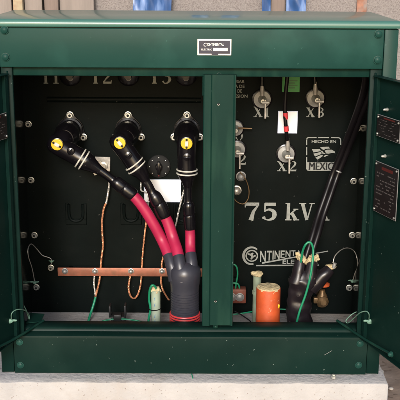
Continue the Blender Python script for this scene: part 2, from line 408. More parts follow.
# shadow gap below the lid is real: panel stops 1.5 mm under it
for px, py in ((4.5, 30), (5.5, 57), (378.5, 34), (377.5, 60)):
    c = P(px, py, -.0075); bolt('bolt_head', c, .0085, hood, 'green', .007)
# sill
sill = new()
pr = [(-.006, .0015), (-.006, .099), (-.004, .1055), (.002, .1085), (.018, .1085), (.0215, .1095), (.023, .1135), (.0255, .1175), (.030, .119), (.068, .119), (.071, .117), (.071, .10), (.006, .09), (.006, .0015)]
for s in (0,):
    a = [sill.verts.new((-.4645, y, z)) for y, z in pr]; b = [sill.verts.new((.4645, y, z)) for y, z in pr]
    sill.faces.new(a); sill.faces.new(b[::-1])
    for i in range(len(pr)): j = (i+1) % len(pr); sill.faces.new((a[i], a[j], b[j], b[i]))
sill = obj('sill_panel', sill, M['green_shaded'], cab, True)
for px, py in ((19.5, 342), (20.5, 365), (360, 343.5), (358.5, 365)):
    c = P(px, py, -.0065); bolt('bolt_head', c, .0075, sill, 'green', .006)
bm = new()
for q in (((324, 355), (327, 353.5), (332, 350.5)),):
    ribbon(bm, [tuple((P(x, y, -.006).x, P(x, y, -.006).z, .0009)) for x, y in q], -.006, .0004)
obj('scratch', bm, M['washer'], sill)
# centre post
post = new()
pp = [(.0300, .010), (.0300, -.001), (.0325, -.0035), (.0480, -.0035), (.0515, .0005), (.0545, .0005), (.1035, .0005), (.1070, -.0025), (.1095, -.0025), (.1105, .004), (.1105, .03), (.107, .03), (.107, .008), (.034, .008), (.034, .03), (.0300, .03)]
a = [post.verts.new((x, y, .1365)) for x, y in pp]; b = [post.verts.new((x, y, .7935)) for x, y in pp]
post.faces.new(a); post.faces.new(b[::-1])
for i in range(len(pp)): j = (i+1) % len(pp); post.faces.new((a[i], a[j], b[j], b[i]))
post = obj('centre_post', post, M['green_post'], cab, True)
for px, py in ((218.5, 104), (215.5, 301)):
    bm = new(); lathe(bm, P(px, py, .0005), (0, -1, 0), [(0, .0028), (.0008, .0028)], 12); obj('bolt_hole', bm, M['hole'], post)
    bm = new(); tube(bm, [tuple(P(px, py, -.001)+Vector((.0032*math.cos(t), 0, .0032*math.sin(t)))) for t in [k*PI/8+PI for k in range(9)]], .0007, 6, 1); obj('worn_rim', bm, M['steel'], post)
bolt('bolt_head', P(219, 75.5, .014), .006, cab, 'green_post', .008); bolt('bolt_head', P(215.5, 326, .02), .0055, cab, 'green_post', .008)
bm = new(); a = P(204, 80, -.004); box(bm, (.0275, -.004, .742), (.0303, .004, .789), .001, 1); obj('post_clip', bm, M['green_post'], post)

# back panel
bm = new(); box(bm, (-.495, YB, .0), (.495, YB+.02, .86)); back = obj('back_panel', bm, M['panel'], cab)
bm = new()
for s in (-1, 1): box(bm, (s*.4925, .022, .001), (s*.4953, YB-.001, .86))
box(bm, (-.492, .03, .862), (.492, YB-.001, .866))
obj('inner_lining', bm, M['lining'], cab)
bm = new(); a = P(47, 99.5, YB); b = P(201, 98, YB)
tube(bm, [(a.x, YB+.0055, a.z), (b.x, YB+.0055, a.z)], .010, 24, 1)
obj('stiffening_rib', bm, M['panel'], back, True)
# parking stands: U shaped pockets
for px, py in ((76, 214), (131, 214), (184, 214)):
    c = P(px, py, YB-.004); bm = new(); x, z = c.x, c.z; w = .0315; h = .034
    box(bm, (x-w, YB-.004, z-h), (x+w, YB, z-h*.45), .0015, 1)
    for s in (-1, 1): box(bm, (x+s*w, YB-.0042, z-h*.5), (x+s*(w-.010), YB, z+h), .0012, 1)
    tube(bm, [(x-.021, YB-.006, z+h*.9), (x-.021, YB-.006, z), (x-.015, YB-.006, z-.017), (x, YB-.006, z-.022), (x+.015, YB-.006, z-.017), (x+.021, YB-.006, z), (x+.021, YB-.006, z+h*.9)], .0042, 8, 4)
    obj('parking_stand', bm, M['panel'], back, True)
# perimeter bolts of the back panel
for px, py in ((28.5, 124), (31.2, 180), (34.5, 235), (36.5, 287), (353.5, 181), (352, 235), (349, 287.5), (51, 267.5), (358, 128)):
    bolt('bolt', P(px, py, YB), .0078, back, 'steel', .010, hollow=True)

# stencilled letters
serif('lettering', '75', 243.9, 277.4, 202.8, 220.2, back, gap=.06)
serif('lettering', 'kVA', 284.6, 329, 202.8, 220.2, back, gap=.0)
serif('lettering', 'X1', 253.5, 269.5, 106.5, 117, back, gap=.1)
serif('lettering', 'X3', 306, 324, 107.5, 117, back, gap=.16)
serif('lettering', 'X2', 277, 296.5, 161, 171, back, gap=.16)
serif('lettering', 'X0', 224, 243, 130.5, 141, back, gap=.1)
serif('lettering', '2', 238.5, 246, 154.5, 164.5, back)
for i, (x0, x1) in enumerate(((41, 59.5), (90.5, 112), (149, 171.5))):
    serif('lettering', 'T'+str(i+1), x0, x1, 69, 83.5, back, gap=.1)
for t_, x0, x1, y in (('USAR', 234, 244.5, 83), ('LA DE', 233, 244.5, 87.8), ('DE', 237.5, 242, 92.5), ('PRESION', 230, 247.5, 97.6)):
    btext('lettering', t_, x0, x1, y-3.2, y, back)
# maker's logo: big C, emblem disc, name, rules
c = P(251.5, 255.7, YB); k = S(1, YB)
bm = new(); ribbon(bm, arc(c.x, c.z, 8.6*k, 9.4*k, 48, 285, 1.6*k, 2.6*k, 28), YB, .0008)
ribbon(bm, arc(c.x+.3*k, c.z, 6*k, 6*k, 0, 360, 1.4*k, 1.4*k, 32), YB, .0008)
ribbon(bm, [(c.x-4*k, c.z+2.2*k, 1.5*k), (c.x-1*k, c.z+1.2*k, 2.4*k), (c.x+1.8*k, c.z+3*k, 1.6*k)], YB, .0008)
ribbon(bm, [(c.x+.6*k, c.z+2*k, 1.5*k), (c.x+1*k, c.z-1.2*k, 3*k), (c.x-.6*k, c.z-4*k, 1.2*k)], YB, .0008)
ribbon(bm, [(c.x+2*k, c.z-1*k, 1*k), (c.x+4.3*k, c.z+.4*k, 2*k)], YB, .0008)
a = P(256, 265.5, YB); b = P(319, 265, YB); ribbon(bm, [(a.x, a.z, 1.5*k), (b.x, b.z, 1.3*k)], YB, .0008)
a = P(262, 263, YB); b = P(328, 251, YB); ribbon(bm, [(a.x, a.z, 1.7*k), (b.x, b.z, 1.1*k)], YB, .0008)
obj('logo', bm, M['letter'], back)
w = 260.0; 
for ch, wd in zip('NTINENTAL', (6.6, 5.8, 2.0, 6.0, 5.0, 5.8, 5.0, 5.6, 4.6)):
    bot = 263-(w-262)*.182-1.6
    btext('lettering', ch, w, w+wd-.9, 250.7-(w-260)*.015, bot, back)
    w += wd
btext('lettering', 'ELECTRIC', 282.5, 318, 259.5, 263.8, back)
# national "made in" mark
def fr(px, py): q = P(px, py, YB); return (q.x, q.z)
bm = new()
def seg(*pp, w=1.2): ribbon(bm, [fr(*q)+(w*k,) for q in pp], YB, .0008)
seg((306.6, 139.5), (307.2, 138), (308.6, 137.5), (316.5, 137.5)); seg((318, 137.5), (329, 137.5)); seg((331, 137.5), (338.5, 137.6), (340, 138.3), (340.6, 139.8), (340.6, 145))
seg((306.6, 147), (306.6, 155)); seg((340.6, 147), (340.6, 153)); seg((306.6, 140), (306.6, 145)); seg((306.6, 157), (306.6, 163))
obj('emblem_frame', bm, M['letter'], back)
bm = new()
def poly(pts, lift=.0009): 
    vs = [bm.verts.new((fr(*q)[0], YB-lift, fr(*q)[1])) for q in pts]; bm.faces.new(vs)
poly([(306.2, 162.2), (341, 162.2), (341, 168.5), (339.5, 170.8), (307.8, 170.8), (306.2, 169)])
obj('emblem_band', bm, M['letter'], back)
bm = new()
poly([(320, 147), (328.5, 146.6), (330, 148.4), (325, 148.8), (324, 150), (321.8, 149)])
poly([(324.6, 150.6), (327, 149.6), (331.5, 149.6), (334.8, 151.5), (335.2, 153.3), (333, 152.6), (328.5, 153.6), (326.2, 153.4)])
poly([(322, 150.5), (323.6, 152.6), (326, 154), (322.6, 153.6), (320.5, 151.2)])
poly([(311.8, 149), (320, 149), (320.8, 151), (313.5, 152.4)])
poly([(313.3, 153.6), (320.6, 152), (321.6, 153.8), (315, 156.4)])
poly([(315.4, 157.4), (322, 154.6), (323, 155.8), (317.6, 159.6)])
poly([(325, 155), (329, 154.8), (324.6, 156.8), (323.6, 156.6)])
obj('emblem_eagle', bm, M['letter'], back)
btext('lettering', 'HECHO EN', 311.6, 336, 139.9, 142.9, back)
for i_, o_ in enumerate((-.35, 0, .35)): btext('lettering' if i_ == 1 else 'lettering_edge', 'MÉXICO', 309+o_, 340+o_, 160.2, 169.8, back, 'hole', lift=.0016+.0001*i_)
# stickers
def sticker(name, px0, px1, py0, py1, m, label, edge=None):
    a = P(px0, py1, YB); b = P(px1, py0, YB); bm = new(); box(bm, (a.x, YB-.0012, a.z), (b.x, YB-.0002, b.z))
    o = obj(name, bm, M[edge or m], back, label=label)
    if edge:
        bm = new(); box(bm, (a.x+.002, YB-.0016, a.z+.002), (b.x-.002, YB-.0013, b.z-.002)); obj('sticker_face', bm, M[m], o)
    return o
sticker('sticker', 144, 181, 179.5, 202, 'sticker', 'wide blank white sticker behind the cable elbows', 'sticker_edge')
sticker('sticker', 277.5, 297.8, 111, 133.2, 'sticker', 'bright white square sticker behind the red taped cable', 'sticker_edge')
g = sticker('sticker', 282, 300, 74, 92, 'sticker_green', 'bright green sticker at the top of the right compartment')
bm = new(); 
for i, y in enumerate((80, 82.4, 84.8, 87.2)):
    a = P(287, y+1.2, YB); b = P(297.5-(i % 2)*2.5, y, YB); box(bm, (a.x, YB-.0018, a.z), (b.x, YB-.0014, b.z))
obj('sticker_print', bm, M['sticker_ink'], g)
# tap changer knob
c = P(159, 166, YB); k = S(1, YB); kb = new(); lathe(kb, c, (0, -1, 0), [(0, 12*k), (.006, 12*k), (.009, 11*k), (.011, 8*k)], 32); kn = obj('tap_switch', kb, M['hole'], back, True)
bm = new()
lathe(bm, c+Vector((0, -.011, 0)), (0, -1, 0), [(0, 4*k), (.016, 3.2*k), (.017, 2*k)], 12); box(bm, c+Vector((-1.4*k, -.032, -6*k)), c+Vector((1.4*k, -.012, 6*k)), .001)
obj('knob', bm, M['rubber'], kn, True)
for i in range(8):
    a_ = i*PI/4+PI/2; q = c+Vector((9.6*k*math.cos(a_), -.0098, 9.6*k*math.sin(a_))); bm = new(); lathe(bm, q, (0, -1, 0), [(0, .5*k), (.0012, .5*k)], 8); obj('position_mark', bm, M['red_band' if i in (4, ) else 'white'], kn)
# upper dark plugs whose lower rims show under the lip
for px in (70.5, 128.5, 186):
    c = P(px, 75, YB); bm = new(); lathe(bm, c, (0, -1, 0), [(0, 11*k), (.008, 11*k), (.012, 9*k), (.013, 4*k), (.03, 3.5*k)], 24); o = obj('plug', bm, M['rubber'], back, True)
    bolt('bolt', P(px, 78.5, YB-.014), .006, o, 'washer', .006)

# high-voltage wells behind the elbows
ze = None
HV = []
for px in (71, 128.5, 187):
    c = P(px, 129, YB); k = S(1, YB); bm = new()
    # three-lobed clamp flange
    pl = []
    for i in range(48):
        a_ = 2*PI*i/48; r_ = (13.2+3.8*max(0, math.cos(3*(a_-PI/2)))**1.5)*k; pl.append((c.x+r_*math.cos(a_), c.z+r_*math.sin(a_)))
    prism(bm, pl, YB-.0005, YB-.010)
    lathe(bm, c+Vector((0, -.010, 0)), (0, -1, 0), [(0, .037), (.012, .036), (.014, .031), (.05, .030), (.052, .0325), (.057, .0325), (.059, .030), (.085, .029), (.087, .0315), (.092, .0315), (.094, .028), (.14, .0265)], 32)
    o = obj('bushing', bm, M['rubber'], back, True); HV.append(c)
    for i in range(3):
        a_ = PI/2+i*2*PI/3; bolt('bolt', c+Vector((15.2*k*math.cos(a_), -.010, 15.2*k*math.sin(a_))), .0085, o, 'steel', .012, hollow=True)

# copper ground bar on standoffs
a = P(58, 275.5, .40); b = P(203, 265.5, .40); bm = new(); box(bm, (a.x, .396, a.z), (b.x, .402, a.z+.026), .0012, 2)
bar = obj('ground_bar', bm, M['copper'], cab, True, label='long flat copper ground bar')
for px in (65, 95, 131, 162): bolt('bolt', P(px, 270.8, .396), .0075, bar, 'steel' if px > 70 else 'washer', .012, hexa=px > 70)
for px in (70, 185): 
    c = P(px, 270, .4); bm = new(); lathe(bm, (c.x, YB, a.z+.013), (0, -1, 0), [(0, .01), (.023, .01)], 10); obj('standoff', bm, M['panel'], bar)

# grounding lug plate near elbow one
bm = new(); c = P(102, 166, YB-.012)
for ang, off, w_, h_ in ((.02, (.002, 0, .006), .0225, .022), (-.5, (-.012, -.004, -.005), .020, .016)):
    b2 = new(); box(b2, (-w_, -.0015, -h_), (w_, .0015, h_), .001, 1); b2.transform(Matrix.Translation(c+Vector(off)) @ Matrix.Rotation(ang, 4, 'Y'))
    me = bpy.data.meshes.new('t'); b2.to_mesh(me); b2.free(); bm.from_mesh(me); bpy.data.meshes.remove(me)
lathe(bm, c+Vector((.004, -.004, .001)), (0, -1, 0), [(0, .013), (.004, .013), (.005, .008), (.012, .008)], 18)
obj('lug_plate', bm, M['tin'], back, True)

# secondary bushings
def secondary(px, py, r=9.2, stud=True):
    c = P(px, py, YB); k = S(1, YB); bm = new()
    lathe(bm, c, (0, -1, 0), [(0, r*1.15*k), (.006, r*1.12*k), (.008, r*.95*k)], 28)
    o = obj('low_voltage_bushing', bm, M['rubber'], back, True)
    bm = new(); lathe(bm, c+Vector((0, -.008, 0)), (0, -1, 0), [(0, r*.95*k), (.003, r*.93*k), (.0036, r*.62*k), (.002+.0018, r*.6*k)], 28); obj('washer', bm, M['washer'], o, True)
    bm = new(); lathe(bm, c+Vector((0, -.0115, 0)), (0, -1, 0), [(0, r*.50*k), (.012, r*.42*k), (.020, r*.30*k), (.034, r*.24*k)], 14); obj('terminal', bm, M['steel'], o, True)
    if stud:
        q = c+Vector((2.2*k, -.048, -1*k)); bm = new()
        tube(bm, [tuple(q+Vector((0, 0, 3*k))), tuple(q+Vector((.3*k, 0, -16*k)))], 1.0*k, 10, 1); tube(bm, [tuple(q+Vector((-3*k, .0, 0))), tuple(q+Vector((4.2*k, -.006, .3*k)))], 1.4*k, 8, 1)
        obj('stud', bm, M['tin'], o, True)
    return o
secondary(262, 99); secondary(315.3, 98); secondary(285.8, 153.5)
secondary(235.5, 128, 8, False); o = secondary(237, 149, 8.6)
bm = new(); tube(bm, [tuple(P(238, 128, YB-.03)), tuple(P(252, 128.6, YB-.03))], S(.8, YB), 8, 1); obj('pin', bm, M['brass'], back, True)
bolt('bolt', P(241, 176, YB-.002), .012, back, 'washer', .02); bolt('bolt', P(236.5, 190, YB-.002), .012, back, 'tin', .02)
bm = new(); tube(bm, [tuple(P(*q, YB-.02)) for q in ((240, 172), (246, 180), (249, 190), (248, 199), (243, 204), (236, 201), (232, 194))], .0016, 8, 5)
tag(obj('thin_wire', bm, M['brass']), 'thin dull wire looping down from the terminal beside the centre post', 'wire')

# ------------------------------------------------------------------ doors
def door(s):
    hx, hy = s*.4545, -.004; ph = math.radians(70); d = Vector((s*math.cos(ph), -math.sin(ph), 0)); nrm = Vector((-s*math.sin(ph), -math.cos(ph), 0))  # inner side
    o = thing('door', (hx, hy, .1), None, None); del_keys = None
    o.parent = cab
    if s < 0: o['label'] = 'left steel door swung open'
    else: o['label'] = 'right steel door carrying two black data plates'
    B = Vector((hx, hy, 0)); Z0, Z1, L_ = .108, .7955, .44
    def quadbox(bm, s0, s1, n0, n1, z0, z1):
        vs = []
        for z in (z0, z1):
            for a_, b_ in ((s0, n0), (s1, n0), (s1, n1), (s0, n1)): vs.append(bm.verts.new(B+d*a_+nrm*b_+Vector((0, 0, z))))
        for f in ((0, 1, 2, 3), (7, 6, 5, 4), (0, 4, 5, 1), (1, 5, 6, 2), (2, 6, 7, 3), (3, 7, 4, 0)): bm.faces.new([vs[i] for i in f])
    bm = new(); quadbox(bm, .004, L_, -.002, 0, Z0, Z1)
    bmesh.ops.bevel(bm, geom=bm.edges[:], offset=.0008, segments=1, affect='EDGES'); obj('door_skin', bm, M['green_shaded'], o)
    bm = new(); quadbox(bm, .004, L_, .0003, .016, Z1-.0025, Z1-.0002); quadbox(bm, .004, L_, .0003, .016, Z0+.0002, Z0+.0025)
    quadbox(bm, L_-.003, L_-.0005, .0003, .022, Z0+.003, Z1-.003); quadbox(bm, .0045, .0165, .0004, .010, Z0+.003, Z1-.003)
    bmesh.ops.bevel(bm, geom=bm.edges[:], offset=.0007, segments=1, affect='EDGES'); obj('door_flange', bm, M['green_shaded'], o)
    # hinge knuckles
    for z in (.18, .45, .72):
        bm = new(); tube(bm, [(hx, hy, z-.03), (hx, hy, z+.03)], .004, 10, 1); obj('hinge', bm, M['green_post'], o, True)
    return o, B, d, nrm
dR, BR, dirR, nR = door(1)
dL, BL, dirL, nL = door(-1)
def on_door(px, py, B, n, off):
    """point on the (real) door plane, pushed off along its inner normal"""
    v = fw+Rv*((px-200)/F)+Uv*((200-py)/F); t = ((B-CO).dot(n))/v.dot(n)
    return CO+v*t+n*off
def plate(par, B, d, n, px, pyt, pyb, w, label, red=True, rows_=8):
    t = on_door(px, pyt, B, n, 0); b = on_door(px, pyb, B, n, 0); z0, z1 = b.z, t.z; s0 = (t-B).dot(d); zs = Vector((0, 0, 1))
    def qb(bm, a0, a1, za, zb, n0, n1):
        vs = [bm.verts.new(B*1+d*x+n*y+zs*z-zs*B.z) for z in (za, zb) for x, y in ((a0, n0), (a1, n0), (a1, n1), (a0, n1))]
        for f in ((0, 1, 2, 3), (7, 6, 5, 4), (0, 4, 5, 1), (1, 5, 6, 2), (2, 6, 7, 3), (3, 7, 4, 0)): bm.faces.new([vs[i] for i in f])
    bm = new(); qb(bm, s0, s0+w, z0, z1, .012, .0135); o = obj('data_plate', bm, M['washer'], par, label=label)
    bm = new(); qb(bm, s0+.0012, s0+w-.0012, z0+.0012, z1-.0012, .0137, .0142); obj('plate_face', bm, M['plate_black'], o)
    bm = new(); br = new(); H = z1-z0
    rnd = random.Random(int(pyt))
    for i in range(rows_):
        z = z1-H*(.20+.74*i/rows_); x = s0+.010
        while x < s0+w-.014:
            l = rnd.uniform(.004, .016)
            if rnd.random() < .62: qb(bm, x, min(x+l, s0+w-.012), z-H*.022, z, .0143, .0146)
            x += l+.004
    qb(br, s0+w*.30, s0+w*.78, z1-H*.13, z1-H*.07, .0143, .0146)
    obj('plate_print', bm, M['plate_ink'], o); obj('plate_heading', br, M['plate_red'], o)
    for x in (s0+.006, s0+w-.006):
        for z in (z0+.006, z1-.006):
            bm = new(); lathe(bm, B+d*x+n*.0143+zs*(z-B.z), n, [(0, .0028), (.002, .0024), (.0026, 0)], 10); obj('rivet', bm, M['steel'], o, True)
    return o
W1 = .105
plate(dR, BR, dirR, nR, 382.3, 113.5, 135.5, W1, 'upper and shorter of the two black data plates', rows_=6)
plate(dR, BR, dirR, nR, 380.6, 160, 211, W1, 'lower and taller of the two black data plates', rows_=11)
for px, py in ((388, 109.5), (386, 156)):
    q = on_door(px, py, BR, nR, .001); bolt('bolt', q, .0035, dR, 'steel', .012, axis=nR)
plate(dL, BL, dirL, nL, 1.5, 112, 138, .09, 'small data plate at the left picture edge', rows_=7)
# stay rods from the sill to each door
for s, p0, p1, dr, B, n in ((1, (337, 320.5), (396, 353.5), dR, BR, nR), (-1, (43.5, 320.5), (-8, 347.5), dL, BL, nL)):
    a = P(*p0, .062); b = on_door(*p1, B, n, .012); bm = new()
    mid = a.lerp(b, .55)+Vector((0, 0, -.004)); tube(bm, [tuple(a), tuple(mid), tuple(b)], .0036, 10, 6)
    obj('stay_rod', bm, M['green_post'], dr, True); bolt('bolt', b, .006, dr, 'green', .01, axis=n)
# small bracket plate at the left end of the sill
a = PZ(29, 322, .1205); bm = new()
vs = [bm.verts.new(PZ(x, y, .121)) for x, y in ((26, 323.5), (41, 322), (44.5, 314.5), (30, 313.5))]; f = bm.faces.new(vs)
r = bmesh.ops.extrude_face_region(bm, geom=[f]); bmesh.ops.translate(bm, vec=(0, 0, .002), verts=[v for v in r['geom'] if isinstance(v, bmesh.types.BMVert)])
obj('bracket', bm, M['green_post'], cab)
# nameplate on the hood
YN = -.0072; a = P(197.3, 55.2, YN); b = P(231.5, 39, YN); np_ = new(); box(np_, (a.x, YN-.0014, a.z), (b.x, YN, b.z), .0008, 1); npl = obj('nameplate', np_, M['plate'], cab, label='small silver and navy maker nameplate')
def npbox(px0, px1, py0, py1, m, lift, name):
    a = P(px0, py1, YN); b = P(px1, py0, YN); bm = new(); box(bm, (a.x, YN-lift, a.z), (b.x, YN-.0010, b.z)); return obj(name, bm, M[m], npl)
npbox(198.8, 230.0, 40.7, 53.6, 'navy', .0017, 'plate_field'); npbox(213.3, 227.6, 47.8, 51, 'plate', .0020, 'plate_strip'); npbox(211.5, 218.3, 53.4, 54.8, 'navy', .0018, 'plate_tab')
def ntext(t_, x0, x1, y0, y1, m='white'):
    a = P(x0, y1, YN); b = P(x1, y0, YN); text('lettering', t_, (a.x, YN-.0023, a.z), (1, 0, 0), (0, 0, 1), b.x-a.x, b.z-a.z, npl, m)
ntext('ONTINENTAL', 207.1, 224, 43, 45.6); ntext('ELECTRIC', 201.4, 211.8, 48.6, 50.3)
c = P(205.3, 44.6, YN); bm = new(); ribbon(bm, arc(c.x, c.z, .0035, .0037, 40, 320, .0009, .0014, 16), YN-.0018, .0004); obj('logo', bm, M['white'], npl)

# ================================================================= cables
def pts(seq, Y): return [tuple(P(x, y, Y if len(q) == 0 else q[0]))+(S(r, Y),) for x, y, r, *q in seq]
YE = .262
def elbow(label, body, eye, cap_, cable, Y=YE, hv=None):
    e0 = P(eye[0], eye[1], Y)
    t = thing('high_voltage_cable', (e0.x, e0.y, e0.z), label, 'cable', 'pink jacketed cables with black elbows')
    bm = new(); tube(bm, pts(body, Y), seg=28, n=5)
    # collar that receives the bushing, pointing to the tank
    h = hv; ctr = e0; dv = (h+Vector((0, -.11, 0))-ctr)
    tube(bm, [tuple(ctr)+(S(10, Y),), tuple(ctr.lerp(h+Vector((0, -.14, 0)), .7))+(S(11, Y),), tuple(h+Vector((0, -.105, 0)))+(.036,), tuple(h+Vector((0, -.088, 0)))+(.036,)], seg=28, n=3)
    el = obj('elbow', bm, M['rubber'], t, True)
    f0 = P(eye[0], eye[1], Y-.028); fr_ = S(6.1, Y-.03)
    bm = new(); lathe(bm, f0+Vector((0, .006, 0)), (0, -1, 0), [(0, fr_*1.15), (.005, fr_*1.12), (.006, fr_)], 24); obj('eye_collar', bm, M['rubber'], el, True)
    bm = new(); lathe(bm, f0, (0, -1, 0), [(0, fr_), (.003, fr_*.97), (.0036, fr_*.86), (.0032, fr_*.8)], 24); ey = obj('pulling_eye', bm, M['yellow'], el, True)
    dirv = (P(body[3][0], body[3][1], Y)-e0).normalized(); per = dirv.cross(Vector((0, 1, 0)))
    bm = new()
    for a_, w_, m_ in ((0, 1, 0),):
        b2 = new(); box(b2, (-fr_*.30, -.0012, -fr_*.45), (fr_*.30, .0012, fr_*.45), .0005, 1)
        ang = math.atan2(dirv.x, -dirv.z); b2.transform(Matrix.Translation(f0+Vector((0, -.0046, 0))) @ Matrix.Rotation(ang, 4, 'Y').inverted())
        me = bpy.data.meshes.new('t'); b2.to_mesh(me); b2.free(); bm.from_mesh(me); bpy.data.meshes.remove(me)
    obj('eye_plate', bm, M['tin'], ey)
    for s_ in (-1, 1):
        bm = new(); q = f0+Vector((0, -.0036, 0))+dirv*s_*fr_*.66
        lathe(bm, q, (0, -1, 0), [(0, fr_*.2), (.001, fr_*.2)], 8); obj('eye_slot', bm, M['hole'], ey)
    # test point cap
    q = P(cap_[0], cap_[1], Y-.024); bm = new(); lathe(bm, q+Vector((0, .006, 0)), (0, -1, 0), [(0, S(5, Y)), (.004, S(4.6, Y)), (.008, S(4, Y)), (.010, S(2, Y)), (.0105, 0)], 18)
    tube(bm, [tuple(q+Vector((0, -.004, 0))-per*.008), tuple(q+Vector((0, -.006, 0))), tuple(q+Vector((0, -.004, 0))+per*.008)], .0025, 8, 3); obj('test_cap', bm, M['rubber'], el, True)
    bm = new(); tube(bm, pts(cable, Y), seg=22, n=6); obj('jacket', bm, M['pink'], t, True)
    return t, el, dirv
def band(el, px, py, r, dirv, Y=YE, w=.003, m='ring'):
    c = P(px, py, Y); bm = new(); ux = dirv.cross(Vector((0, 1, 0))).normalized(); uy = Vector((0, 1, 0))
    lp = [c+ux*math.cos(a)*S(r, Y)+uy*math.sin(a)*S(r, Y) for a in [2*PI*k/40 for k in range(41)]]
    tube(bm, [tuple(q) for q in lp], w*.75, 8, 1); return obj('band', bm, M[m], el, True)
B1 = [(49, 140, 6), (52, 141.5, 9), (57, 144.5, 10.3), (66, 150, 10), (75, 155, 9.8), (84, 160, 10.2), (87, 162, 10), (93, 166, 7.2), (99, 170, 5), (101, 171.2, 4.6), (107, 175.5, 4.4), (112, 179.4, 4.5), (114, 181, 5.6), (117, 183, 6.9), (122, 187, 7.0), (123, 188, 6.3), (125, 189, 7.2), (132, 194.5, 7.3), (133.5, 195.8, 6.4)]
C1 = [(131, 193.5, 5.5), (137, 199.5, 5.7), (145, 210, 5.8), (154, 225, 5.8), (162, 240, 5.8), (168, 254, 5.8, .235), (171, 266, 5.6, .215)]
t1, e1, d1 = elbow('pink cable whose black elbow is the leftmost, slanting most steeply', B1, (57, 144.5), (70.5, 151.5), C1, hv=HV[0])
B2 = [(115.5, 134.5, 6), (117, 137.5, 9), (120, 142.5, 10.3), (125, 149.5, 10), (131, 158, 9.8), (136.5, 166, 10.2), (138.5, 169, 10), (142, 174, 7.4), (145, 179.5, 5.2), (146, 181.5, 4.6), (149, 186.5, 4.6), (151.5, 191.5, 4.7), (153, 194, 5.8), (155, 197, 7.1), (158, 202.5, 7.3), (158.6, 203.8, 6.6), (159.5, 205, 7.4), (163.5, 213.5, 7.5), (165, 217, 6.7)]
C2 = [(164, 215, 5.7), (168, 223, 5.9), (173, 238, 6, .255), (177.5, 252, 6, .225), (180, 264, 5.8, .20)]
t2, e2, d2 = elbow('pink cable whose black elbow is the middle one of three', B2, (119.8, 143), (128, 155.5), C2, hv=HV[1])
B3 = [(186.4, 132.5, 6), (186.4, 136, 9), (186.4, 142, 10), (186.5, 150, 9.8), (186.6, 160, 9.6), (187, 171.5, 10), (187, 174.5, 9.6), (187.5, 180, 7), (188, 186, 4.8), (188, 187.5, 4.3), (188, 194, 4.2), (188.3, 201, 4.3), (188.5, 203, 5.6), (188.7, 206, 6.5), (189, 213, 6.5), (189, 214.5, 5.8), (189.2, 216, 6.6), (189.8, 226, 6.6), (190, 229, 6.1)]
C3 = [(190, 227, 5.2), (190.3, 236, 5.4), (190.4, 248, 5.4, .25), (191, 262, 5.4, .215)]
t3, e3, d3 = elbow('pink cable hanging straight down from the rightmost black elbow', B3, (186.6, 143.5), (187, 157), C3, hv=HV[2])
for el, dv, (x0, y0), (x1, y1) in ((e1, d1, (80.5, 158.1), (84, 160.3)), (e2, d2, (134.3, 163.7), (136.8, 167.3)), (e3, d3, (187, 169.6), (187, 173.2))):
    band(el, x0, y0, 10.4, dv); band(el, x1, y1, 10.4, dv)
for el, dv, x, y, r in ((e1, d1, 50, 141, 8.6),):
    pass
# breakout boot gathering the three pink cables
YS = .20
bt = thing('breakout_boot', tuple(P(184.5, 338, YS)), 'blue grey ribbed boot gathering the three pink cables', 'cable boot')
bm = new()
base = P(184.8, 300, YS); bx = base.x
zz = lambda py: P(184.8, py, YS).z
pr = [(zz(263), .020), (zz(265.5), .032), (zz(269), .0425), (zz(274), .0450), (zz(281), .0440), (zz(287), .0410), (zz(291), .0405)]
y_ = 291
z = zz(291)
while z > zz(312):
    pr += [(z-.0018, .0405), (z-.0026, .0385), (z-.0044, .0385), (z-.0052, .0405)]; z -= .0074
pr += [(zz(313), .0405), (zz(345), .0405)]
tube(bm, [(bx, YS+.012, z_, r_) for z_, r_ in pr], seg=40, n=1)
for (x0, y0, ya), (x1, y1, yb), (x2, y2, yc) in (((168.6, 255.5, .233), (171.5, 265, .214), (176, 279, .205)), ((178.6, 256.5, .215), (180, 266, .198), (183, 281, .19)), ((190.6, 254, .23), (191.6, 264, .212), (190.5, 279, .205))):
    tube(bm, [tuple(P(x0, y0, ya))+(S(6.3, YS),), tuple(P(x1, y1, yb))+(S(6.6, YS),), tuple(P(x2, y2, yc))+(S(8.5, YS),)], seg=24, n=6)
obj('boot_body', bm, M['shrink'], bt, True)
for py in (314.5, 317, 319.7, 322.4):
    bm = new(); tube(bm, [(bx+.0415*math.cos(a), YS+.012+.0415*math.sin(a), zz(py)) for a in [2*PI*k/40 for k in range(41)]], .0026, 8, 1); obj('band', bm, M['red_band'], bt, True)

# ---------------------------------------------------- bare twisted wires
def twisted(bm, P0, r=.0022, turns=90):
    line = [Vector(p[:3]) for p in spline([tuple(p) for p in P0], 14)]
    L_ = [0]
    for a, b in zip(line, line[1:]): L_.append(L_[-1]+(b-a).length)
    for ph in (0, 2.1, 4.2):
        q = []
        for c, l in zip(line, L_):
            a = l*turns*6.283/ .9 + ph
            q.append((c.x+r*.75*math.cos(a), c.y+r*.75*math.sin(a), c.z+r*.2*math.sin(a*1.7), r*.8))
        tube(bm, q, seg=6, n=1)
YW = .40
def tw(name, seq, m, label, parent=None, r=.0022, Y=YW):
    bm = new(); twisted(bm, [tuple(P(x, y, q[0] if q else Y)) for x, y, *q in seq], r)
    o = obj(name, bm, M[m], parent, True)
    return o
w1 = thing('ground_wire', tuple(P(96, 297, .385)), 'leftmost twisted copper wire, dropping from the silver lug plate', 'wire', 'bare twisted ground wires')
tw('tinned_end', [(109, 177), (109, 186), (107.5, 196), (106, 204)], 'tin', None, w1, .0022)
tw('copper_strand', [(106, 203), (103.5, 210), (102, 222), (102.5, 236), (103, 246), (101.5, 258), (100.5, 270), (99.5, 280), (97, 291), (95, 298)], 'copper_wire', None, w1, .0022)
tw('copper_strand', [(95, 272), (94, 282), (95, 292), (96, 298)], 'tin', None, w1, .0018)
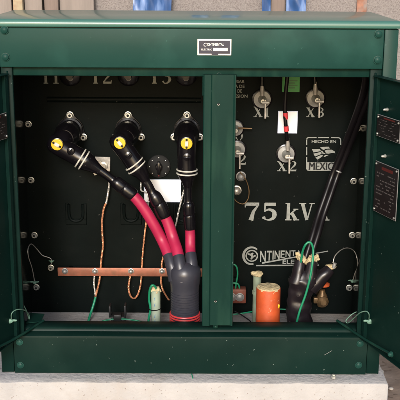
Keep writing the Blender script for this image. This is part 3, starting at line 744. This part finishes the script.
w2 = thing('ground_wire', tuple(P(134, 298, .385)), 'middle copper wire curling in a U below the copper bar', 'wire', 'bare twisted ground wires')
tw('tinned_end', [(141.5, 180), (141, 190), (147, 193), (148.5, 200), (147, 212), (146.5, 222)], 'tin', None, w2, .0018)
tw('copper_strand', [(146.5, 221), (145, 232), (143, 250), (142, 266), (141.5, 276), (140, 288), (137, 296), (133.5, 298.5), (130, 295), (128.5, 287), (130, 277), (131, 271)], 'copper_wire', None, w2, .0021)
w3 = thing('ground_wire', tuple(P(164, 298, .385)), 'rightmost copper wire, passing behind the straight pink cable', 'wire', 'bare twisted ground wires')
tw('tinned_end', [(184, 190), (181.5, 200), (178.5, 212), (176, 224), (172, 236)], 'tin', None, w3, .002)
tw('copper_strand', [(172, 236), (166, 250), (162, 262), (162, 271), (161, 280), (162, 287), (164.5, 293), (169, 300)], 'copper_wire', None, w3, .0021)

# green insulated wires
def wire(name, seq, r, m, label, cat='wire', Y=.3, group=None, n=7):
    bm = new(); tube(bm, [tuple(P(x, y, q[0] if q else Y)) for x, y, *q in seq], r, 12, n); return tag(obj(name, bm, M[m], smooth=True), label, cat, group)
wire('green_wire', [(95.5, 297, .385), (94, 303, .38), (91.5, 311, .37), (89, 319, .35), (87, 328, .33)], S(1.3, .38), 'wire_green', 'green wire rising from the pad to the leftmost copper wire')
wire('green_wire', [(98, 326, .3), (102, 321.5, .3), (110, 319.6, .3), (118, 319, .3), (130, 319.6, .3), (140, 321.5, .3), (150, 325, .3)], S(.9, .3), 'wire_green', 'green wire lying flat along the pad behind the sill, left side')
wire('green_wire', [(230, 315, .3), (244, 313, .3), (256, 311, .32), (275, 309, .33), (292, 310, .33)], S(.8, .3), 'wire_green', 'green wire on the pad behind the orange pipe stub')
wire('black_wire', [(234, 311, .28), (240, 314, .28), (246, 318, .28), (250, 321, .28), (253, 326, .28)], S(.7, .3), 'wire_black', 'thin black wire on the pad left of the orange pipe')
# black clamp on the pad
c = P(118, 316, .32); bm = new(); box(bm, (c.x-.020, .30, c.z-.03), (c.x+.022, .34, c.z+.006), .003); box(bm, (c.x-.026, .305, c.z), (c.x-.020, .335, c.z+.036), .002); box(bm, (c.x+.019, .305, c.z-.002), (c.x+.025, .335, c.z+.038), .002); box(bm, (c.x-.012, .296, c.z-.01), (c.x+.012, .32, c.z+.012), .003)
tag(obj('clamp', bm, M['black_plastic'], smooth=True), 'black two pronged clamp standing on the pad under the copper bar', 'clamp')

def lump(bm, c, r, sq=(1, 1, 1), seed=0, amp=.35, fr_=60):
    g = bmesh.ops.create_icosphere(bm, subdivisions=4, radius=1)
    for v in g['verts']:
        q = v.co.copy(); q = Vector((q.x*sq[0], q.y*sq[1], q.z*sq[2]))*r
        q *= 1+amp*noise.noise(q*fr_+Vector((seed, seed, 0)))+amp*.5*noise.noise(q*fr_*2.5+Vector((seed, 0, seed)))
        v.co = q+Vector(c)
# pale pipe with blue print and green wire
YP = .24; c = P(156, 322, YP); R = S(5, YP); top = P(156, 290, YP).z
pt = thing('pipe_stub', (c.x, YP, 0), 'pale green pipe stub with blue print and a green wire looping out', 'pipe stub')
bm = new(); tube(bm, [(c.x, YP, 0), (c.x, YP, top)], R, 24, 1); obj('pipe', bm, M['pipe'], pt, True)
bm = new(); lump(bm, (c.x+.001, YP, top), R*.98, (1, 1, .75), 3, .5, 90); obj('foam_plug', bm, M['foam'], pt, True)
bm = new()
for py in (297, 303, 314, 319):
    q = P(154.4, py, YP); a0 = q.z
    for k_ in range(3): box(bm, (c.x-.005+k_*.0012, YP-R-.0006, a0-.005+k_*.0035), (c.x-.0012, YP-R+.002, a0-.003+k_*.0035))
obj('blue_print', bm, M['pipe_blue'], pt)
wire('green_wire', [(157, 291, YP), (155, 286.5, YP-.01), (152, 285.5, YP-.015), (149.8, 290, YP-.01), (149.2, 300, YP), (150.5, 309, YP), (149, 317, YP), (147.5, 328, YP)], S(1.25, YP), 'wire_green', 'green wire looping out of the pale printed pipe stub')
bm = new(); zt_ = P(155, 308.5, YP).z
tube(bm, [(c.x-.003+.0165*math.cos(a), YP+.0155*math.sin(a), zt_+.001*math.cos(a)) for a in [2*PI*k/30 for k in range(31)]], .0014, 6, 1)
tag(obj('cable_tie', bm, M['wire_black'], smooth=True), 'black cable tie around the pale pipe and its green wire', 'cable tie')
# old pipe behind the orange one
YP = .30; c = P(256.3, 320, YP); R = S(4.4, YP); top = P(256, 276, YP).z
pt = thing('pipe_stub', (c.x, YP, 0), 'slim grey green pipe stub with foam top behind the orange pipe', 'pipe stub')
bm = new(); tube(bm, [(c.x, YP, 0), (c.x, YP, top)], R, 20, 1); tube(bm, [(c.x, YP, top-.055), (c.x, YP, top-.045)], R*1.18, 20, 1); obj('pipe', bm, M['pipe_old'], pt, True)
bm = new(); lump(bm, (c.x, YP, top+.006), R*1.25, (1.15, 1, .55), 8, .4, 70); obj('foam_plug', bm, M['foam'], pt, True)
# orange pipe
YP = .17; c = P(267.6, 322, YP); R = S(13.0, YP); tp = P(267.3, 287.5, YP).z
pt = thing('pipe_stub', (c.x, YP, 0), 'thick orange pipe stub plugged with cream foam', 'pipe stub')
bm = new(); tube(bm, [(c.x, YP, 0, R), (c.x, YP, tp-.002, R), (c.x, YP, tp, R*.985)], seg=48, n=1); obj('pipe', bm, M['orange'], pt, True)
bm = new(); g = bmesh.ops.create_cone(bm, cap_ends=True, segments=40, radius1=R*.93, radius2=R*.93, depth=.004)
bmesh.ops.delete(bm, geom=bm.verts[:], context='VERTS')
gr = []
for i in range(18):
    for k_ in range(40):
        r_ = R*1.0*i/17; a_ = 2*PI*k_/40
        wob = 1+.06*noise.noise(Vector((math.cos(a_)*2, math.sin(a_)*2, 4)))*(i > 12)
        x, y = r_*wob*math.cos(a_), r_*wob*math.sin(a_)
        h = .004*(1-(i/17)**4)+.0022*noise.noise(Vector((x*70, y*70, 1)))+(.002 if i < 17 else -.003)
        gr.append(bm.verts.new((c.x+x, YP+y, tp+h)))
for i in range(17):
    for k_ in range(40):
        bm.faces.new((gr[i*40+k_], gr[i*40+(k_+1) % 40], gr[(i+1)*40+(k_+1) % 40], gr[(i+1)*40+k_]))
bmesh.ops.remove_doubles(bm, verts=bm.verts, dist=1e-5)
obj('foam_plug', bm, M['foam'], pt, True)
bm = new(); q = P(277.5, 307, YP-R*.7); lump(bm, (c.x+R*.83, YP-R*.56, q.z), .004, (1, .6, 1.6), 2); obj('paint_spot', bm, M['yellow'], pt)
# red-brown terminal block at the foot of the post
YK = .33; a = P(229, 303.5, YK); b = P(246.3, 289.5, YK); bm = new(); box(bm, (a.x, YK, a.z), (b.x, YK+.03, b.z), .003)
kb = thing('terminal_block', (a.x+.02, YK, a.z), 'red brown terminal block with round bolts beside the centre post', 'terminal block'); obj('block', bm, M['lug'], kb, True)
for px in (232, 239.8): bolt('bolt', P(px, 297, YK), .0105, kb, 'washer', .008)
bm = new(); tube(bm, [tuple(P(x, y, YK+.01)) for x, y in ((230, 266), (234, 264.5), (237, 268), (237.5, 276), (236, 284), (235.5, 290))], S(.9, YK), 8, 6)
tube(bm, [tuple(P(x, y, YK+.01)) for x, y in ((233, 283), (238, 284), (240, 290))], S(.9, YK), 8, 5)
tag(obj('green_wire', bm, M['wire_green'], smooth=True), 'dark green wire looping above the red brown terminal block', 'wire')
bm = new(); q = P(235, 281, YK); box(bm, (q.x-.014, YK+.01, q.z-.004), (q.x+.012, YK+.03, q.z+.004), .002); obj('strap', bm, M['panel'], kb)

# black breakout with foam-plugged fingers, at right
YK = .22; bb = thing('cable_breakout', tuple(P(300, 335, YK)), 'black shrink breakout with cream foam oozing from its fingers', 'cable boot')
bm = new()
tube(bm, [tuple(P(x_, y_, YK))+(S(r_, YK),) for x_, y_, r_ in ((299.5, 342, 13), (299.5, 326, 13), (299, 312, 13.4), (299, 303, 13), (299.8, 297, 12.6), (301, 290, 14), (303.5, 283, 16.2), (304.5, 277, 16.2), (303.5, 272.5, 13.5), (303, 269, 8))], seg=40, n=6, rough=.22, flat=.8)
for p0, p1, p2, r0 in (((297, 282, YK-.012), (298, 272, YK-.010), (300.5, 261, YK), 6.2), ((309, 282, YK-.014), (310.5, 273, YK-.010), (312, 261, YK), 6.4), ((311, 287, YK-.004), (321, 278.5, YK-.008), (330, 269, YK), 6.8)):
    tube(bm, [tuple(P(*p0))+(S(r0*1.35, YK),), tuple(P(*p1))+(S(r0*1.08, YK),), tuple(P(*p2))+(S(r0*.9, YK),)], seg=24, n=6, rough=.2)
obj('boot_body', bm, M['shrink_black'], bb, True)
bm = new()
for i, (x, y, r_) in enumerate(((300, 257, 4.4), (304, 259.5, 3.4), (312, 258.5, 4.6), (316.5, 256, 2.4), (309, 261, 3), (297.5, 254, 2.2), (314, 262, 3), (306, 263, 2.4), (301, 261, 3), (318.5, 259, 1.6))):
    lump(bm, P(x, y, YK-.004), S(r_, YK), (1, 1, .9), i*3.7, .7, 75)
obj('foam', bm, M['foam'], bb, True)
bm = new(); lump(bm, P(331, 266.6, YK), S(5.4, YK), (1.05, 1, .5), 40, .35, 70); obj('foam', bm, M['foam'], bb, True)
bm = new(); tube(bm, [tuple(P(333.5, 268, YK-.01)), tuple(P(335, 263, YK-.01))], S(2, YK), 10, 1); obj('tip', bm, M['washer'], bb, True)
# two thick black cables rising to the right
for dx, lab in ((-2.6, 'left one of two thick black cables rising to the right door'), (2.8, 'right one of two thick black cables rising to the right door')):
    seq = [(306+dx*1.5, 268, .22), (310+dx, 252, .23), (315.5+dx, 234, .25), (321+dx, 215, .28), (328+dx, 195, .30), (335+dx, 175, .32), (343+dx, 155, .31), (350.5+dx, 136, .28), (358+dx, 116, .23), (364.5+dx*1.2, 98, .18), (368+dx*1.3, 84, .14), (369+dx*1.3, 72, .12)]
    bm = new(); tube(bm, [tuple(P(*q)) for q in seq], S(3.15, .3), 14, 7)
    tag(obj('black_cable', bm, M['wire_black'], smooth=True), lab, 'cable', 'thick black secondary cables')
bm = new(); c = P(338.5, 171.5, .315); d_ = (P(345, 148, .33)-P(334, 174, .32)).normalized()
tube(bm, [tuple(c-d_*.002), tuple(c+d_*.002)], S(3.4, .3), 12, 1); bm2 = bm
tag(obj('cable_tie', bm2, M['washer']), 'pale tie on the right one of the thick black cables', 'cable tie')
# green wire looping over the black breakout
wire('green_wire', [(301, 262, .20), (302.5, 252, .19), (305, 245.5, .18), (308.5, 242.3, .18), (311.5, 243.8, .18), (313.2, 250, .18), (312.5, 262, .17), (310, 278, .165), (305.5, 295, .165), (300, 310, .165), (296, 325, .165)], S(1.25, .18), 'wire_green', 'bright green wire looping over the front of the black breakout')
# thin cables from the top down to the terminals
def lead(label, seq, tip, tape=()):
    t = thing('thin_cable', tuple(P(*tip, .38)), label, 'cable', 'thin black leads from the cabinet top')
    bm = new(); tube(bm, [tuple(P(x, y, Y)) for x, y, Y in seq], S(2.0, .36), 12, 6); obj('jacket', bm, M['wire_black'], t, True)
    bm = new(); q = P(*tip, .378); tube(bm, [(q.x, q.y, q.z+.018, .0045), (q.x, q.y, q.z+.008, .005), (q.x+.001, q.y+.004, q.z-.004, .0065), (q.x+.002, q.y+.006, q.z-.02, .0055)], seg=12, n=4); obj('cable_lug', bm, M['tin'], t, True)
    for y0, y1 in tape:
        bm = new(); tube(bm, [tuple(P(tape_x(y0), y0, .358)), tuple(P(tape_x(y1), y1, .360))], S(2.5, .36), 14, 1); obj('red_tape', bm, M['red_tape'], t, True)
tape_x = lambda y: 285.3+(y-112)*.06
lead('thin black lead dropping into the upper left terminal', [(261.5, 60, .38), (262, 75, .38), (262, 86, .378)], (262, 89))
lead('thin black lead dropping into the upper right terminal', [(314, 60, .38), (314.5, 72, .38), (315, 84, .378)], (315.2, 88))
lead('long black lead with two red tape bands crossing the white sticker', [(288.5, 60, .355), (287, 80, .355), (285.4, 98, .357), (285, 112, .358), (286, 128, .36), (287.3, 140, .376)], (287.6, 144), ((112.5, 119), (126, 131)))
# drain valve
YV = .36; vt = thing('drain_valve', tuple(P(322, 308, YV)), 'brass drain valve with an orange handle on the tank', 'valve')
c = P(322, 299, YV); bm = new()
tube(bm, [(c.x, YB, c.z), (c.x, YV-.01, c.z)], .012, 16, 1); tube(bm, [(c.x, YV, c.z-.022, .013), (c.x, YV, c.z-.012, .016), (c.x, YV, c.z+.008, .016), (c.x, YV, c.z+.02, .010), (c.x, YV, c.z+.03, .008)], seg=18, n=2)
lathe(bm, (c.x+.002, YV-.006, c.z-.003), (0, -1, 0), [(0, .017), (.01, .017), (.014, .013), (.018, .009)], 8)
box(bm, (c.x-.026, YV-.008, c.z-.012), (c.x-.01, YV+.008, c.z+.006), .003)
obj('valve_body', bm, M['brass'], vt, True)
bm = new(); q = P(324, 284.5, YV); lathe(bm, (q.x, q.y, q.z-.006), (0, 0, 1), [(0, .013), (.003, .017), (.009, .017), (.012, .012)], 12); obj('handle', bm, M['valve_orange'], vt, True)

# seal wires with little wing nuts
def seal(label, seq, nuts, m='tin'):
    p0 = P(*seq[0][:2], seq[0][2]); t = thing('seal_wire', tuple(p0), label, 'seal wire', 'seal wires of the doors and panel')
    bm = new(); tube(bm, [tuple(P(*q)) for q in seq], .0014, 8, 6); obj('wire', bm, M[m], t, True)
    for x, y, Y, s in nuts:
        bm = new(); c = P(x, y, Y); lump(bm, c, .0065*s, (1, .7, .9), x, .3, 120); lump(bm, c+Vector((-.009*s, 0, .002)), .0055*s, (1.1, .4, .5), x+3, .3, 120); lump(bm, c+Vector((.009*s, 0, .002)), .0055*s, (1.1, .4, .5), x+6, .3, 120)
        obj('wing_nut', bm, M['seal_green'], t, True)
seal('thin seal wire looped between two bolts at the left of the tank', [(34.5, 281, .405), (32, 268, .37), (28.5, 257, .33), (28, 249, .33), (31, 244, .36), (36, 248, .40), (42, 255, .41), (47, 257, .41), (51, 259, .41), (51.5, 264, .413)], [(34.5, 282.5, .412, 1), (51.3, 261.5, .412, .6)])
seal('thin seal wire arching from a foam plugged finger to the right bolts', [(333, 263, .21), (335, 256, .22), (341, 250, .26), (348, 248, .31), (354, 251, .36), (357, 258, .34), (357.5, 267, .36), (355, 273, .385), (353, 280, .40)], [(352.5, 281, .412, .9)])
qL = on_door(10.5, 321, BL, nL, .008); 
seal('pale green seal wire curving over the left end of the sill', [(11.5, 320, qL.y), (11.5, 314, -.06), (15, 310.3, -.05), (20.5, 309.3, -.03), (25.5, 310.8, .02), (28.8, 314.5, .065), (29, 319, .065), (26, 310, .065), (22, 302.5, .065)], [(10.5, 321, qL.y, 1.15)], 'seal_green')
qR = on_door(370, 321.5, BR, nR, .008)
seal('pale green seal wire curving over the right end of the sill', [(369, 319, qR.y), (369, 314, -.06), (366, 311.3, -.05), (360, 312.8, -.03), (354, 318, .02), (348, 323, .06), (346, 320.5, .065), (351, 315, .065), (356.5, 311.8, .065)], [(370, 321.5, qR.y, 1.15)], 'seal_green')
# loose things on the pad edge
c = P(333.5, 376.5, -.03); bm = new(); lathe(bm, (c.x, -.03, .003), (0, 0, 1), [(0, .007), (.006, .007), (.007, .0045), (.010, .004), (.011, 0)], 6)
tag(obj('loose_bolt', bm, M['steel']), 'loose silver bolt lying on the pad below the sill', 'bolt')
wire('wire_scrap', [(191.5, 374, -.012), (192.3, 376, -.02), (192.8, 378.5, -.03)], .0012, 'wire_green', 'tiny scrap of green wire on the pad edge', 'wire scrap')

# ================================================================== light
wd = bpy.data.worlds.new('World'); scene.world = wd; wd.use_nodes = True; nt = wd.node_tree
sky = nt.nodes.new('ShaderNodeTexSky'); sky.sky_type = 'NISHITA'; sky.sun_disc = False
EL, AZ = math.radians(22), math.radians(186)      # sun in front of the cabinet, a little to the left
sky.sun_elevation = EL; sky.sun_rotation = AZ; sky.dust_density = 2; sky.air_density = 1; sky.ozone_density = .4
nt.links.new(sky.outputs[0], nt.nodes['Background'].inputs[0]); nt.nodes['Background'].inputs[1].default_value = .12
sd = bpy.data.lights.new('sun', 'SUN'); sd.energy = 1.35; sd.angle = math.radians(13); sd.color = (1, .995, 1)
so = bpy.data.objects.new('sun', sd); COL.objects.link(so)
dirs = Vector((math.sin(AZ)*math.cos(EL), math.cos(AZ)*math.cos(EL), math.sin(EL)))
so.rotation_euler = dirs.to_track_quat('Z', 'Y').to_euler()
vs = scene.view_settings; vs.view_transform = 'Standard'; vs.look = 'None'; vs.gamma = 1; vs.exposure = 1.04
scene.render.engine = 'CYCLES'; scene.render.resolution_x = scene.render.resolution_y = 1024
